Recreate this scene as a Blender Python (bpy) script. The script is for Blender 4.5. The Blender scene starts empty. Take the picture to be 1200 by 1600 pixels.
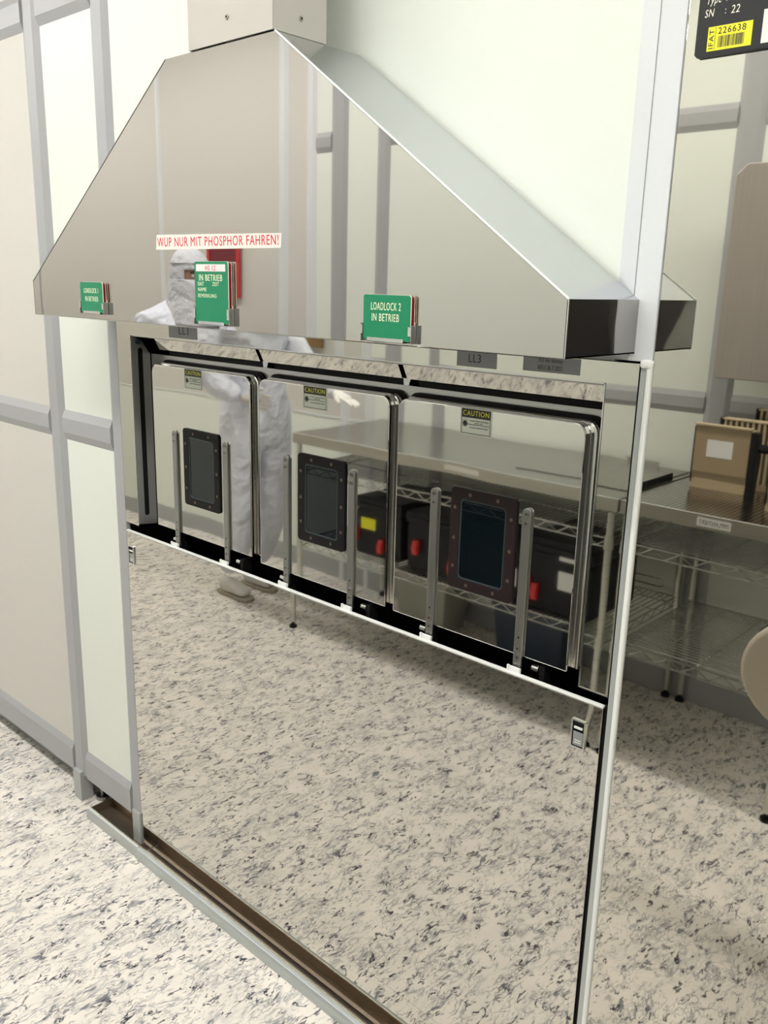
import bpy, bmesh, math, random
from mathutils import Vector, Matrix
random.seed(4)
S = bpy.context.scene
COL = S.collection
PI = math.pi

# ------------------------------------------------------------------ camera
yaw, pitch, roll, fpx = 0.739410, 0.254512, 0.0256244, 1363.63
F = Vector((-math.sin(yaw) * math.cos(pitch), math.cos(yaw) * math.cos(pitch), -math.sin(pitch)))
R = Vector((math.cos(yaw), math.sin(yaw), 0.0))
U = R.cross(F)
R2 = math.cos(roll) * R + math.sin(roll) * U
U2 = -math.sin(roll) * R + math.cos(roll) * U
cam_data = bpy.data.cameras.new('camera')
cam = bpy.data.objects.new('camera', cam_data)
COL.objects.link(cam)
cam_data.sensor_fit = 'VERTICAL'
cam_data.sensor_height = 36.0
cam_data.lens = fpx / 1600.0 * 36.0
cam_data.clip_start = 0.02
M4 = Matrix((R2, U2, -F)).transposed().to_4x4()
M4.translation = Vector((0.0, -1.18, 1.6))
cam.matrix_world = M4
S.camera = cam

# ------------------------------------------------------------------ world and light
world = bpy.data.worlds.new('world'); S.world = world
world.use_nodes = True
world.node_tree.nodes['Background'].inputs[0].default_value = (0.8, 0.82, 0.8, 1)
world.node_tree.nodes['Background'].inputs[1].default_value = 0.02
S.view_settings.view_transform = 'Standard'
S.view_settings.look = 'None'
S.view_settings.gamma = 1.0
S.view_settings.use_curve_mapping = False
S.view_settings.exposure = 0.0
LAMP_STRENGTH = 23.5      # emission of the clean room ceiling luminaires

# ------------------------------------------------------------------ materials
def new_mat(name):
    m = bpy.data.materials.new(name); m.use_nodes = True
    nt = m.node_tree
    return m, nt, nt.nodes['Principled BSDF']

def simple(name, col, rough=0.5, metal=0.0, spec=0.5, var=0.04, scale=30.0, bump=0.0):
    m, nt, b = new_mat(name)
    b.inputs['Roughness'].default_value = rough
    b.inputs['Metallic'].default_value = metal
    b.inputs['Specular IOR Level'].default_value = spec
    tc = nt.nodes.new('ShaderNodeTexCoord')
    n = nt.nodes.new('ShaderNodeTexNoise'); n.inputs['Scale'].default_value = scale
    nt.links.new(tc.outputs['Object'], n.inputs['Vector'])
    r = nt.nodes.new('ShaderNodeMapRange')
    r.inputs['To Min'].default_value = 1 - var; r.inputs['To Max'].default_value = 1 + var
    nt.links.new(n.outputs['Fac'], r.inputs['Value'])
    mx = nt.nodes.new('ShaderNodeVectorMath'); mx.operation = 'SCALE'
    mx.inputs[0].default_value = col
    nt.links.new(r.outputs[0], mx.inputs['Scale'])
    nt.links.new(mx.outputs[0], b.inputs['Base Color'])
    if bump:
        bp = nt.nodes.new('ShaderNodeBump'); bp.inputs['Distance'].default_value = bump
        nt.links.new(n.outputs['Fac'], bp.inputs['Height']); nt.links.new(bp.outputs[0], b.inputs['Normal'])
    return m

def steel(name, tint=(0.60, 0.585, 0.545), rough=0.02, wob=0.0003, scale=(2.0, 2.0, 2.0), fine=0.0, dents=()):
    """polished stainless steel: sheet waviness as real bump, optional dents pressed in around fasteners"""
    m, nt, b = new_mat(name)
    b.inputs['Base Color'].default_value = (*tint, 1)
    b.inputs['Metallic'].default_value = 1.0
    b.inputs['Roughness'].default_value = rough
    tc = nt.nodes.new('ShaderNodeTexCoord')
    mp = nt.nodes.new('ShaderNodeMapping'); mp.inputs['Scale'].default_value = scale
    nt.links.new(tc.outputs['Object'], mp.inputs['Vector'])
    n = nt.nodes.new('ShaderNodeTexNoise'); n.inputs['Scale'].default_value = 1.0
    n.inputs['Detail'].default_value = 1.0; n.inputs['Roughness'].default_value = 0.3
    nt.links.new(mp.outputs[0], n.inputs['Vector'])
    h = nt.nodes.new('ShaderNodeMath'); h.operation = 'MULTIPLY'; h.inputs[1].default_value = wob
    nt.links.new(n.outputs['Fac'], h.inputs[0]); cur = h.outputs[0]
    if fine:
        n2 = nt.nodes.new('ShaderNodeTexNoise'); n2.inputs['Scale'].default_value = 14.0
        n2.inputs['Detail'].default_value = 1.0
        nt.links.new(tc.outputs['Object'], n2.inputs['Vector'])
        a = nt.nodes.new('ShaderNodeMath'); a.operation = 'MULTIPLY_ADD'; a.inputs[1].default_value = fine
        nt.links.new(n2.outputs['Fac'], a.inputs[0]); nt.links.new(cur, a.inputs[2]); cur = a.outputs[0]
    for (cx, cz, sx, sz, amp) in dents:
        sub = nt.nodes.new('ShaderNodeVectorMath'); sub.operation = 'SUBTRACT'; sub.inputs[1].default_value = (cx, 0, cz)
        nt.links.new(tc.outputs['Object'], sub.inputs[0])
        ml = nt.nodes.new('ShaderNodeVectorMath'); ml.operation = 'MULTIPLY'; ml.inputs[1].default_value = (1 / sx, 0, 1 / sz)
        nt.links.new(sub.outputs[0], ml.inputs[0])
        dt = nt.nodes.new('ShaderNodeVectorMath'); dt.operation = 'DOT_PRODUCT'
        nt.links.new(ml.outputs[0], dt.inputs[0]); nt.links.new(ml.outputs[0], dt.inputs[1])
        ng = nt.nodes.new('ShaderNodeMath'); ng.operation = 'MULTIPLY'; ng.inputs[1].default_value = -1
        nt.links.new(dt.outputs['Value'], ng.inputs[0])
        ex = nt.nodes.new('ShaderNodeMath'); ex.operation = 'EXPONENT'; nt.links.new(ng.outputs[0], ex.inputs[0])
        a = nt.nodes.new('ShaderNodeMath'); a.operation = 'MULTIPLY_ADD'; a.inputs[1].default_value = amp
        nt.links.new(ex.outputs[0], a.inputs[0]); nt.links.new(cur, a.inputs[2]); cur = a.outputs[0]
    bp = nt.nodes.new('ShaderNodeBump'); bp.inputs['Distance'].default_value = 1.0; bp.inputs['Strength'].default_value = 1.0
    nt.links.new(cur, bp.inputs['Height']); nt.links.new(bp.outputs[0], b.inputs['Normal'])
    return m

def floor_material():
    m, nt, b = new_mat('marbled_vinyl')
    b.inputs['Roughness'].default_value = 0.42
    b.inputs['Specular IOR Level'].default_value = 0.35
    L = nt.links.new
    tc = nt.nodes.new('ShaderNodeTexCoord')
    # warp the coordinates, then stretch them along the rolling direction
    w = nt.nodes.new('ShaderNodeTexNoise'); w.inputs['Scale'].default_value = 14; w.inputs['Detail'].default_value = 3
    L(tc.outputs['Object'], w.inputs['Vector'])
    ws = nt.nodes.new('ShaderNodeVectorMath'); ws.operation = 'SUBTRACT'; ws.inputs[1].default_value = (.5, .5, .5)
    L(w.outputs['Color'], ws.inputs[0])
    wm = nt.nodes.new('ShaderNodeVectorMath'); wm.operation = 'MULTIPLY_ADD'; wm.inputs[1].default_value = (.035, .055, 0)
    L(ws.outputs[0], wm.inputs[0]); L(tc.outputs['Object'], wm.inputs[2])
    def layer(scale, rot, sx, sy, offset, lo, hi, mask_scale, mlo, mhi, ridge=True):
        mp = nt.nodes.new('ShaderNodeMapping')
        mp.inputs['Rotation'].default_value = (0, 0, rot); mp.inputs['Scale'].default_value = (sx, sy, 1)
        mp.inputs['Location'].default_value = (offset, offset * 1.7, offset * .3)
        L(wm.outputs[0], mp.inputs['Vector'])
        n = nt.nodes.new('ShaderNodeTexNoise'); n.inputs['Scale'].default_value = scale
        n.inputs['Detail'].default_value = 3; n.inputs['Roughness'].default_value = .55
        L(mp.outputs[0], n.inputs['Vector'])
        v = n.outputs['Fac']
        if ridge:
            s = nt.nodes.new('ShaderNodeMath'); s.operation = 'SUBTRACT'; s.inputs[1].default_value = .5; L(v, s.inputs[0])
            a = nt.nodes.new('ShaderNodeMath'); a.operation = 'ABSOLUTE'; L(s.outputs[0], a.inputs[0]); v = a.outputs[0]
        r = nt.nodes.new('ShaderNodeMapRange'); r.interpolation_type = 'SMOOTHSTEP'
        r.inputs['From Min'].default_value = lo; r.inputs['From Max'].default_value = hi
        r.inputs['To Min'].default_value = 1 if ridge else 0; r.inputs['To Max'].default_value = 0 if ridge else 1
        L(v, r.inputs['Value'])
        mm = nt.nodes.new('ShaderNodeMapping'); mm.inputs['Location'].default_value = (offset * 3, -offset, 0)
        mm.inputs['Rotation'].default_value = (0, 0, rot); mm.inputs['Scale'].default_value = (1.5, .8, 1)
        L(wm.outputs[0], mm.inputs['Vector'])
        k = nt.nodes.new('ShaderNodeTexNoise'); k.inputs['Scale'].default_value = mask_scale; k.inputs['Detail'].default_value = 2
        L(mm.outputs[0], k.inputs['Vector'])
        kr = nt.nodes.new('ShaderNodeMapRange'); kr.interpolation_type = 'SMOOTHSTEP'
        kr.inputs['From Min'].default_value = mlo; kr.inputs['From Max'].default_value = mhi
        L(k.outputs['Fac'], kr.inputs['Value'])
        mu = nt.nodes.new('ShaderNodeMath'); mu.operation = 'MULTIPLY'; L(r.outputs[0], mu.inputs[0]); L(kr.outputs[0], mu.inputs[1])
        return mu.outputs[0]
    base = nt.nodes.new('ShaderNodeTexNoise'); base.inputs['Scale'].default_value = 9
    L(wm.outputs[0], base.inputs['Vector'])
    cr = nt.nodes.new('ShaderNodeValToRGB')
    cr.color_ramp.elements[0].position = .35; cr.color_ramp.elements[0].color = (.77, .725, .655, 1)
    cr.color_ramp.elements[1].position = .7; cr.color_ramp.elements[1].color = (.87, .815, .74, 1)
    L(base.outputs['Fac'], cr.inputs['Fac'])
    cur = cr.outputs[0]
    for fac, col, amt in (
        (layer(11, .15, 2.2, .8, 3.0, .003, .05, 8, .45, .64), (.40, .40, .395, 1), .55),
        (layer(22, .1, 2.1, .75, 9.0, .003, .05, 12, .47, .60), (.26, .265, .29, 1), .72),
        (layer(34, .2, 2.0, .8, 21.0, .57, .66, 9, .46, .57, False), (.13, .135, .165, 1), .85),
        (layer(18, .12, 2.6, .8, 14.0, .002, .030, 19, .53, .60), (.04, .036, .06, 1), .95),
        (layer(52, .1, 2.0, .75, 47.0, .002, .05, 15, .44, .58), (.16, .165, .19, 1), .58),
        (layer(25, .3, 2.0, .8, 31.0, .002, .06, 24, .58, .625), (.012, .010, .025, 1), 1.0)):
        mx = nt.nodes.new('ShaderNodeMix'); mx.data_type = 'RGBA'
        ml = nt.nodes.new('ShaderNodeMath'); ml.operation = 'MULTIPLY'; ml.inputs[1].default_value = amt
        L(fac, ml.inputs[0]); L(ml.outputs[0], mx.inputs['Factor'])
        L(cur, mx.inputs['A']); mx.inputs['B'].default_value = col
        cur = mx.outputs['Result']
    L(cur, b.inputs['Base Color'])
    return m

def perforated_material():
    m, nt, b = new_mat('perforated_steel')
    b.inputs['Metallic'].default_value = 1; b.inputs['Roughness'].default_value = .22
    tc = nt.nodes.new('ShaderNodeTexCoord')
    v = nt.nodes.new('ShaderNodeTexVoronoi'); v.voronoi_dimensions = '2D'; v.inputs['Scale'].default_value = 60; v.inputs['Randomness'].default_value = 0
    nt.links.new(tc.outputs['Object'], v.inputs['Vector'])
    r = nt.nodes.new('ShaderNodeValToRGB'); r.color_ramp.interpolation = 'LINEAR'
    r.color_ramp.elements[0].position = .30; r.color_ramp.elements[0].color = (.03, .03, .03, 1)
    r.color_ramp.elements[1].position = .37; r.color_ramp.elements[1].color = (.56, .54, .50, 1)
    nt.links.new(v.outputs['Distance'], r.inputs['Fac']); nt.links.new(r.outputs[0], b.inputs['Base Color'])
    return m

def brushed(name, col, rough=.3, axis=2, metal=1.0):
    m, nt, b = new_mat(name)
    b.inputs['Metallic'].default_value = metal
    tc = nt.nodes.new('ShaderNodeTexCoord'); mp = nt.nodes.new('ShaderNodeMapping')
    s = [220, 220, 220]; s[axis] = 4; mp.inputs['Scale'].default_value = s
    n = nt.nodes.new('ShaderNodeTexNoise'); n.inputs['Scale'].default_value = 1
    nt.links.new(tc.outputs['Object'], mp.inputs['Vector']); nt.links.new(mp.outputs[0], n.inputs['Vector'])
    r = nt.nodes.new('ShaderNodeMapRange'); r.inputs['To Min'].default_value = rough * .75; r.inputs['To Max'].default_value = rough * 1.3
    nt.links.new(n.outputs['Fac'], r.inputs['Value']); nt.links.new(r.outputs[0], b.inputs['Roughness'])
    r2 = nt.nodes.new('ShaderNodeMapRange'); r2.inputs['To Min'].default_value = .9; r2.inputs['To Max'].default_value = 1.1
    nt.links.new(n.outputs['Fac'], r2.inputs['Value'])
    v = nt.nodes.new('ShaderNodeVectorMath'); v.operation = 'SCALE'; v.inputs[0].default_value = col
    nt.links.new(r2.outputs[0], v.inputs['Scale']); nt.links.new(v.outputs[0], b.inputs['Base Color'])
    return m

M = {}
M['floor'] = floor_material()
M['panel'] = simple('wall_panel_paint', (.73, .76, .69), .42, spec=.3, var=.012, scale=60)
M['panel_warm'] = simple('wall_panel_warm', (.605, .585, .54), .5, spec=.15, var=.012, scale=60)
M['frame'] = simple('anodised_frame', (.36, .362, .37), .42, var=.02, scale=200)
M['frame_light'] = simple('light_frame', (.66, .68, .69), .4, var=.02, scale=150)
M['foot'] = simple('foot_cover', (.38, .39, .375), .4)
M['duct'] = simple('duct_paint', (.50, .47, .43), .22, var=.02, scale=20)
M['mirror'] = steel('polished_steel_lower', wob=.0006, scale=(1.6, 1.6, 1.2), fine=0.0,
                    dents=((-.631, .895, .034, .045, .0003), (-1.974, .893, .03, .04, .0003)))
M['flapM'] = steel('dull_polished_flap', (.47, .46, .42), .03, .0012, (7, 5, 5))
M['hoodface'] = steel('polished_steel_hood', (.56, .545, .525), .02, .0045, (1.9, 1, .55), dents=((-2.02, 1.55, .13, .16, .0035),))
M['hoodend'] = steel('polished_steel_hood_end', (.40, .385, .375), .06, .010, (5, 6, 8))
M['hoodside'] = steel('satin_steel_slope', (.58, .60, .625), .18, .0008, (2, 4, 2))
M['frameM'] = steel('polished_steel_surround', (.60, .59, .54), .025, .0007, (5, 5, 5), 0.00002)
M['door'] = steel('polished_steel_door', (.69, .68, .64), .03, .0006, (4.5, 2, 2.5), .00002)
M['rightM'] = steel('polished_steel_right', (.61, .59, .54), .02, .0003, (2, 2, 1.2))
M['satin'] = brushed('satin_steel', (.52, .52, .50), .36, 0)
M['strap'] = brushed('strap_steel', (.36, .36, .34), .34, 2)
M['jamb'] = simple('jamb_steel', (.50, .495, .49), .35, .75)
M['chrome'] = simple('chrome', (.72, .72, .70), .12, 1.0, var=.01)
M['rail'] = simple('rail_aluminium', (.47, .50, .49), .33, .35, var=.02)
M['rail2'] = simple('rail_aluminium_left', (.46, .47, .455), .36, .35, var=.02)
M['gold'] = simple('lip_metal', (.85, .80, .66), .2, 1.0)
M['brown'] = simple('channel_metal', (.34, .28, .22), .3, .85)
M['white'] = simple('white_metal', (.82, .83, .80), .3)
M['black'] = simple('black_interior', (.006, .006, .006), .6, spec=.2)
M['blackg'] = simple('black_plastic', (.008, .0075, .0075), .5, spec=.15)
M['brownblack'] = simple('brown_black_plastic', (.016, .0095, .0095), .5, spec=.18)
M['glass'] = simple('dark_glass', (.004, .007, .009), .02, spec=.5, var=0)
M['gasket'] = simple('glass_edge', (.04, .055, .06), .2)
M['screw'] = simple('screw_steel', (.36, .34, .31), .3, 1.0)
M['brass'] = simple('screw_dull', (.14, .10, .07), .4, .7)
M['green'] = simple('green_card', (.0, .215, .095), .4, var=.03)
M['red'] = simple('red_card', (.20, .004, .008), .35)
M['redframe'] = simple('red_frame', (.52, .035, .035), .4)
M['redsign'] = simple('dark_red_sign', (.16, .015, .025), .4)
M['ivory'] = simple('card_core', (.82, .80, .66), .5)
M['ink_white'] = simple('engraved_white', (.80, .84, .62), .5)
M['ink_red'] = simple('red_ink', (.62, .015, .04), .5)
M['ink_black'] = simple('black_ink', (.02, .02, .02), .5)
M['tape'] = simple('label_tape', (.78, .76, .70), .35)
M['sticker'] = simple('grey_sticker', (.27, .275, .28), .45)
M['paper'] = simple('paper', (.74, .74, .72), .6)
M['caution'] = simple('caution_sticker', (.60, .63, .55), .45)
M['yellow'] = simple('yellow_label', (.86, .80, .02), .5)
M['cyel'] = simple('caution_yellow', (.70, .68, .05), .5)
M['plate'] = simple('black_plate', (.012, .012, .014), .3)
M['perf'] = perforated_material()
M['wire'] = simple('rack_wire', (.62, .62, .59), .25, 1.0)
M['rackpost'] = simple('rack_post', (.60, .60, .55), .32, .85)
M['lip'] = brushed('tray_lip', (.50, .48, .43), .35, 0)
M['tan'] = simple('tan_plastic', (.34, .26, .16), .45)
M['tanlight'] = simple('tan_plastic_light', (.52, .43, .28), .45)
M['boxblack'] = simple('box_black', (.010, .011, .013), .45, spec=.25)
M['latchred'] = simple('latch_red', (.62, .03, .03), .4)
M['bingrey'] = simple('bin_grey', (.36, .36, .30), .5)
M['binblue'] = simple('bin_blue', (.02, .035, .06), .4)
M['stool'] = simple('stool_vinyl', (.62, .55, .46), .45)
M['suit'] = simple('cleanroom_fabric', (.70, .72, .80), .75, var=.07, scale=10, bump=.06)
M['hoodcloth'] = simple('cleanroom_hood_fabric', (.64, .65, .69), .8, var=.06, scale=24, bump=.014)
M['glove'] = simple('white_glove', (.78, .76, .72), .5)
M['gloveg'] = simple('grey_glove', (.55, .52, .48), .55)
M['skin'] = simple('skin', (.46, .25, .17), .5)
M['hairdark'] = simple('dark_brow', (.03, .02, .015), .6)
M['eyewhite'] = simple('eye_white', (.7, .68, .66), .3)
M['shoe'] = simple('shoe_white', (.66, .65, .60), .6, scale=300, var=.15)
M['sole'] = simple('shoe_sole', (.36, .33, .25), .6)
M['opp_steel'] = brushed('panel_satin', (.40, .36, .33), .38, 2, .5)
M['ceil'] = simple('ceiling_white', (.52, .52, .51), .6)
M['cab'] = simple('cabinet_paint', (.07, .068, .072), .45)
M['board'] = simple('brown_board', (.22, .13, .04), .6)
def lampmat():
    m, nt, b = new_mat('luminaire')
    b.inputs['Base Color'].default_value = (.9, .9, .9, 1)
    b.inputs['Emission Color'].default_value = (1.0, .98, .95, 1)
    b.inputs['Emission Strength'].default_value = LAMP_STRENGTH
    return m
M['lamp'] = lampmat()

# ------------------------------------------------------------------ mesh helpers
class MB:
    def __init__(s): s.v = []; s.f = []
    def add(s, vs, fs):
        o = len(s.v); s.v += [tuple(v) for v in vs]; s.f += [tuple(i + o for i in f) for f in fs]; return s
    def box(s, x0, x1, y0, y1, z0, z1):
        vs = [(x0, y0, z0), (x1, y0, z0), (x1, y1, z0), (x0, y1, z0), (x0, y0, z1), (x1, y0, z1), (x1, y1, z1), (x0, y1, z1)]
        return s.add(vs, [(0, 3, 2, 1), (4, 5, 6, 7), (0, 1, 5, 4), (1, 2, 6, 5), (2, 3, 7, 6), (3, 0, 4, 7)])
    def prism_y(s, poly, y0, y1):       # poly of (x, z), counter-clockwise seen from -y
        n = len(poly)
        vs = [(x, y0, z) for x, z in poly] + [(x, y1, z) for x, z in poly]
        fs = [tuple(range(n)), tuple(range(2 * n - 1, n - 1, -1))]
        fs += [(i, i + n, (i + 1) % n + n, (i + 1) % n) for i in range(n)]
        return s.add(vs, fs)
    def prism_x(s, poly, x0, x1):       # poly of (y, z)
        n = len(poly)
        vs = [(x0, y, z) for y, z in poly] + [(x1, y, z) for y, z in poly]
        fs = [tuple(range(n - 1, -1, -1)), tuple(range(n, 2 * n))]
        fs += [((i + 1) % n, (i + 1) % n + n, i + n, i) for i in range(n)]
        return s.add(vs, fs)
    def prism_z(s, poly, z0, z1):
        n = len(poly)
        vs = [(x, y, z0) for x, y in poly] + [(x, y, z1) for x, y in poly]
        fs = [tuple(range(n - 1, -1, -1)), tuple(range(n, 2 * n))]
        fs += [(i, (i + 1) % n, (i + 1) % n + n, i + n) for i in range(n)]
        return s.add(vs, fs)
    def cyl(s, p0, p1, r, n=8, r1=None):
        p0, p1 = Vector(p0), Vector(p1); r1 = r if r1 is None else r1
        d = (p1 - p0).normalized(); a = d.orthogonal().normalized(); b = d.cross(a)
        vs = []
        for p, rr in ((p0, r), (p1, r1)):
            for i in range(n):
                t = 2 * PI * i / n
                vs.append(p + a * math.cos(t) * rr + b * math.sin(t) * rr)
        fs = [tuple(range(n - 1, -1, -1)), tuple(range(n, 2 * n))]
        fs += [(i, (i + 1) % n, (i + 1) % n + n, i + n) for i in range(n)]
        return s.add(vs, fs)
    def path(s, pts, r, n=6):
        for a, b in zip(pts, pts[1:]): s.cyl(a, b, r, n)
        return s
    def ring_y(s, outer, inner, y0, y1):    # plate with a hole; both loops of equal length
        n = len(outer)
        vs = [(x, y0, z) for x, z in outer] + [(x, y0, z) for x, z in inner] + [(x, y1, z) for x, z in outer] + [(x, y1, z) for x, z in inner]
        fs = []
        for i in range(n):
            j = (i + 1) % n
            fs += [(i, j, n + j, n + i), (2 * n + j, 2 * n + i, 3 * n + i, 3 * n + j), (j, i, 2 * n + i, 2 * n + j), (n + i, n + j, 3 * n + j, 3 * n + i)]
        return s.add(vs, fs)

def rrect(x0, x1, z0, z1, r, n=5, corners=(1, 1, 1, 1)):   # bl, br, tr, tl ; ccw seen from -y
    pts = []
    cs = ((x0 + r, z0 + r, PI, 0), (x1 - r, z0 + r, 1.5 * PI, 1), (x1 - r, z1 - r, 0, 2), (x0 + r, z1 - r, .5 * PI, 3))
    for cx, cz, a0, k in cs:
        if corners[k]:
            for i in range(n + 1):
                a = a0 + .5 * PI * i / n
                pts.append((cx + r * math.cos(a), cz + r * math.sin(a)))
        else:
            px = x0 if k in (0, 3) else x1; pz = z0 if k in (0, 1) else z1
            for i in range(n + 1): pts.append((px, pz))
    if not all(corners):
        out = []
        for p in pts:
            if not out or (abs(out[-1][0] - p[0]) + abs(out[-1][1] - p[1])) > 1e-7: out.append(p)
        pts = out
    return pts

def world_loc(o):
    v = Vector((0, 0, 0))
    while o: v = v + o.location; o = o.parent
    return v

def tag(o, label=None, cat=None, group=None, kind=None):
    if label: o['label'] = label
    if cat: o['category'] = cat
    if group: o['group'] = group
    if kind: o['kind'] = kind
    return o

def obj(name, mb, mat, parent=None, label=None, bevel=0, smooth=False, kind=None, center=False, seg=2):
    me = bpy.data.meshes.new(name)
    off = Vector((0, 0, 0))
    if parent is None and center:
        xs = [v[0] for v in mb.v]; ys = [v[1] for v in mb.v]; zs = [v[2] for v in mb.v]
        off = Vector(((min(xs) + max(xs)) / 2, (min(ys) + max(ys)) / 2, min(zs)))
    me.from_pydata([tuple(Vector(v) - off) for v in mb.v], [], mb.f)
    me.validate(); me.update()
    bm = bmesh.new(); bm.from_mesh(me); bmesh.ops.recalc_face_normals(bm, faces=bm.faces); bm.to_mesh(me); bm.free()
    me.materials.append(M[mat] if isinstance(mat, str) else mat)
    if smooth: me.shade_smooth()
    o = bpy.data.objects.new(name, me); COL.objects.link(o)
    if parent is not None:
        o.parent = parent; o.location = -world_loc(parent)
    else: o.location = off
    if bevel:
        b = o.modifiers.new('bevel', 'BEVEL'); b.width = bevel; b.segments = seg; b.limit_method = 'ANGLE'; b.angle_limit = .6
        pass
    if label: o['label'] = label
    if kind: o['kind'] = kind
    return o

def thing(name, label, cat, loc=(0, 0, 0), group=None, rz=0):
    o = bpy.data.objects.new(name, None); o.empty_display_size = .05; COL.objects.link(o)
    o.location = loc; o.rotation_euler[2] = rz
    return tag(o, label, cat, group)

def struct(name, mb=None, mat=None, loc=(0, 0, 0)):
    if mb is None:
        o = bpy.data.objects.new(name, None); COL.objects.link(o); o.location = loc
    else: o = obj(name, mb, mat)
    o['kind'] = 'structure'; return o

def text(s, x0, x1, z0, z1, y, mat, parent, name='lettering', face=-1, depth=.0003, rot90=False, shear=0.0, dz=0.0):
    """flat lettering in the x-z plane; face -1 reads from -y, +1 reads from +y; dz = rise of the baseline over the width"""
    c = bpy.data.curves.new('t', 'FONT'); c.body = s; c.extrude = .02; c.resolution_u = 3; c.space_character = 1.12
    t = bpy.data.objects.new('t', c); COL.objects.link(t)
    bpy.context.view_layer.update()
    me = bpy.data.meshes.new_from_object(t.evaluated_get(bpy.context.evaluated_depsgraph_get()))
    bpy.data.objects.remove(t); bpy.data.curves.remove(c)
    vs = [v.co.copy() for v in me.vertices]
    if rot90: vs = [Vector((-v.y, v.x, v.z)) for v in vs]
    ax, bx = min(v.x for v in vs), max(v.x for v in vs); ay, by = min(v.y for v in vs), max(v.y for v in vs)
    for v, co in zip(me.vertices, vs):
        u = (co.x - ax) / (bx - ax + 1e-9); w = (co.y - ay) / (by - ay + 1e-9)
        e = depth * (1 if co.z > 0 else 0)
        if face < 0: v.co = (x0 + u * (x1 - x0) + shear * w * (z1 - z0), y - e, z0 + w * (z1 - z0) + dz * u)
        else: v.co = (x1 - u * (x1 - x0), y + e, z0 + w * (z1 - z0))
    me.materials.clear(); me.materials.append(M[mat])
    o = bpy.data.objects.new(name, me); COL.objects.link(o)
    if parent is not None: o.parent = parent; o.location = -world_loc(parent)
    return o

def copy_tree(o, parent=None):
    c = o.copy(); COL.objects.link(c); c.parent = parent
    for ch in list(o.children): copy_tree(ch, c)
    return c

# ------------------------------------------------------------------ the room
XL, XR, YB, ZC = -8.0, 3.4, -2.05, 2.95
fl = struct('floor', MB().box(XL, XR, YB, .6, -.06, -.0015), 'floor')
fxs = [XL, -6.2, -4.25, -2.3, -.35, 1.6, XR]
fys = [YB, -1.72, -.11, .6]
for j, (a, b) in enumerate(zip(fys, fys[1:])):
    for i, (p, q) in enumerate(zip(fxs, fxs[1:])):
        obj('vinyl_sheet', MB().box(p + .0004, q - .0004, a + .0004, b - .0004, -.0015, 0), 'floor', fl)
ce = struct('ceiling', MB().box(XL, XR, YB, 0.3, ZC, ZC + .05), 'ceil')
struct('wall_left', MB().box(XL - .05, XL, YB, .6, 0, ZC), 'panel')
struct('wall_right', MB().box(XR, XR + .05, YB, .6, 0, ZC), 'panel')
for row, yy in enumerate((-1.26,)):
    for i in range(9):
        xx = XL + .7 + i * 1.24
        t = thing('ceiling_lamp', 'flush white ceiling luminaire in the row along the middle of the aisle',
                  'ceiling lamp', (xx, yy, ZC), 'luminaires in the ceiling row')
        obj('lamp_frame', MB().ring_y([(xx - .52, -.15), (xx + .52, -.15), (xx + .52, .15), (xx - .52, .15)],
            [(xx - .5, -.13), (xx + .5, -.13), (xx + .5, .13), (xx - .5, .13)], 0, .015), 'white', None)
        fr = bpy.data.objects[-1] if False else COL.objects[-1]
        fr.parent = t; fr.rotation_euler = (PI / 2, 0, 0); fr.location = (-xx, 0, -.001 + 0)
        d = obj('diffuser', MB().box(xx - .5, xx + .5, yy - .13, yy + .13, ZC - .012, ZC - .004), 'lamp', t)

# --- main wall (y = 0 plane, carrying the polished machine front)
wf = struct('wall_front')
obj('backing', MB().box(XL, XR, .42, .46, 0, ZC), 'black', wf)
PB = .009     # how deep panels sit behind the frame faces
def vmember(x0, x1, z0, z1, bl=.02, br=.02, parent=None, mat='frame', name='frame_post', y=0.0, s=1):
    p = [(x0, y + s * PB), (x0 + bl, y), (x1 - br, y), (x1, y + s * PB), (x1, y + s * .045), (x0, y + s * .045)]
    if s > 0: p = p[::-1]
    mb = MB().prism_z(p[::-1], z0, z1)
    return obj(name, mb, mat, parent)
def hmember(x0, x1, z0, z1, b=.022, parent=None, mat='frame', name='frame_rail', y=0.0, s=1, bt=None):
    bt = b if bt is None else bt
    p = [(y + s * PB, z0), (y, z0 + b), (y, z1 - bt), (y + s * PB, z1), (y + s * .042, z1), (y + s * .042, z0)]
    return obj(name, MB().prism_x(p, x0, x1), mat, parent)

posts = [-7.4, -6.0, -4.9, -3.62, -2.345]
for x in posts:
    vmember(x - .0445, x + .0445, .085, ZC, .024, .024, wf)
    obj('foot_cover', MB().box(x - .022, x + .022, -.012, .03, .0, .10), 'foot', wf, bevel=.001)
vmember(-2.054, -1.995, .085, 1.52, .02, .001, wf)
vmember(-2.054, -1.975, 1.5195, ZC, .02, .02, wf)
obj('foot_cover', MB().box(-2.034, -1.995, -.006, .03, .004, .105), 'foot', wf, bevel=.001)
edges = [XL] + [x for x in posts] + [-2.03]
for a, b in zip(edges, edges[1:]):
    aa = a + (.04 if a > XL else 0); bb = b - .022 if b == -2.03 else b - .04
    for z0, z1 in ((1.157, 1.241), (2.208, 2.298)):
        hmember(aa, bb, z0, z1, .022, wf)
    hmember(aa, bb, .082, .176, .001, wf, bt=.022)
    pm = 'panel' if b == -2.03 else 'panel_warm'
    for z0, z1 in ((.17, 1.16), (1.24, 2.21), (2.29, ZC)):
        obj('wall_panel', MB().box(aa - .005, bb + .005, PB, PB + .03, z0, z1), pm, wf)
struct('baseboard_front', MB().box(XL, -2.37, .055, .07, 0, .09), 'frame')
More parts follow.
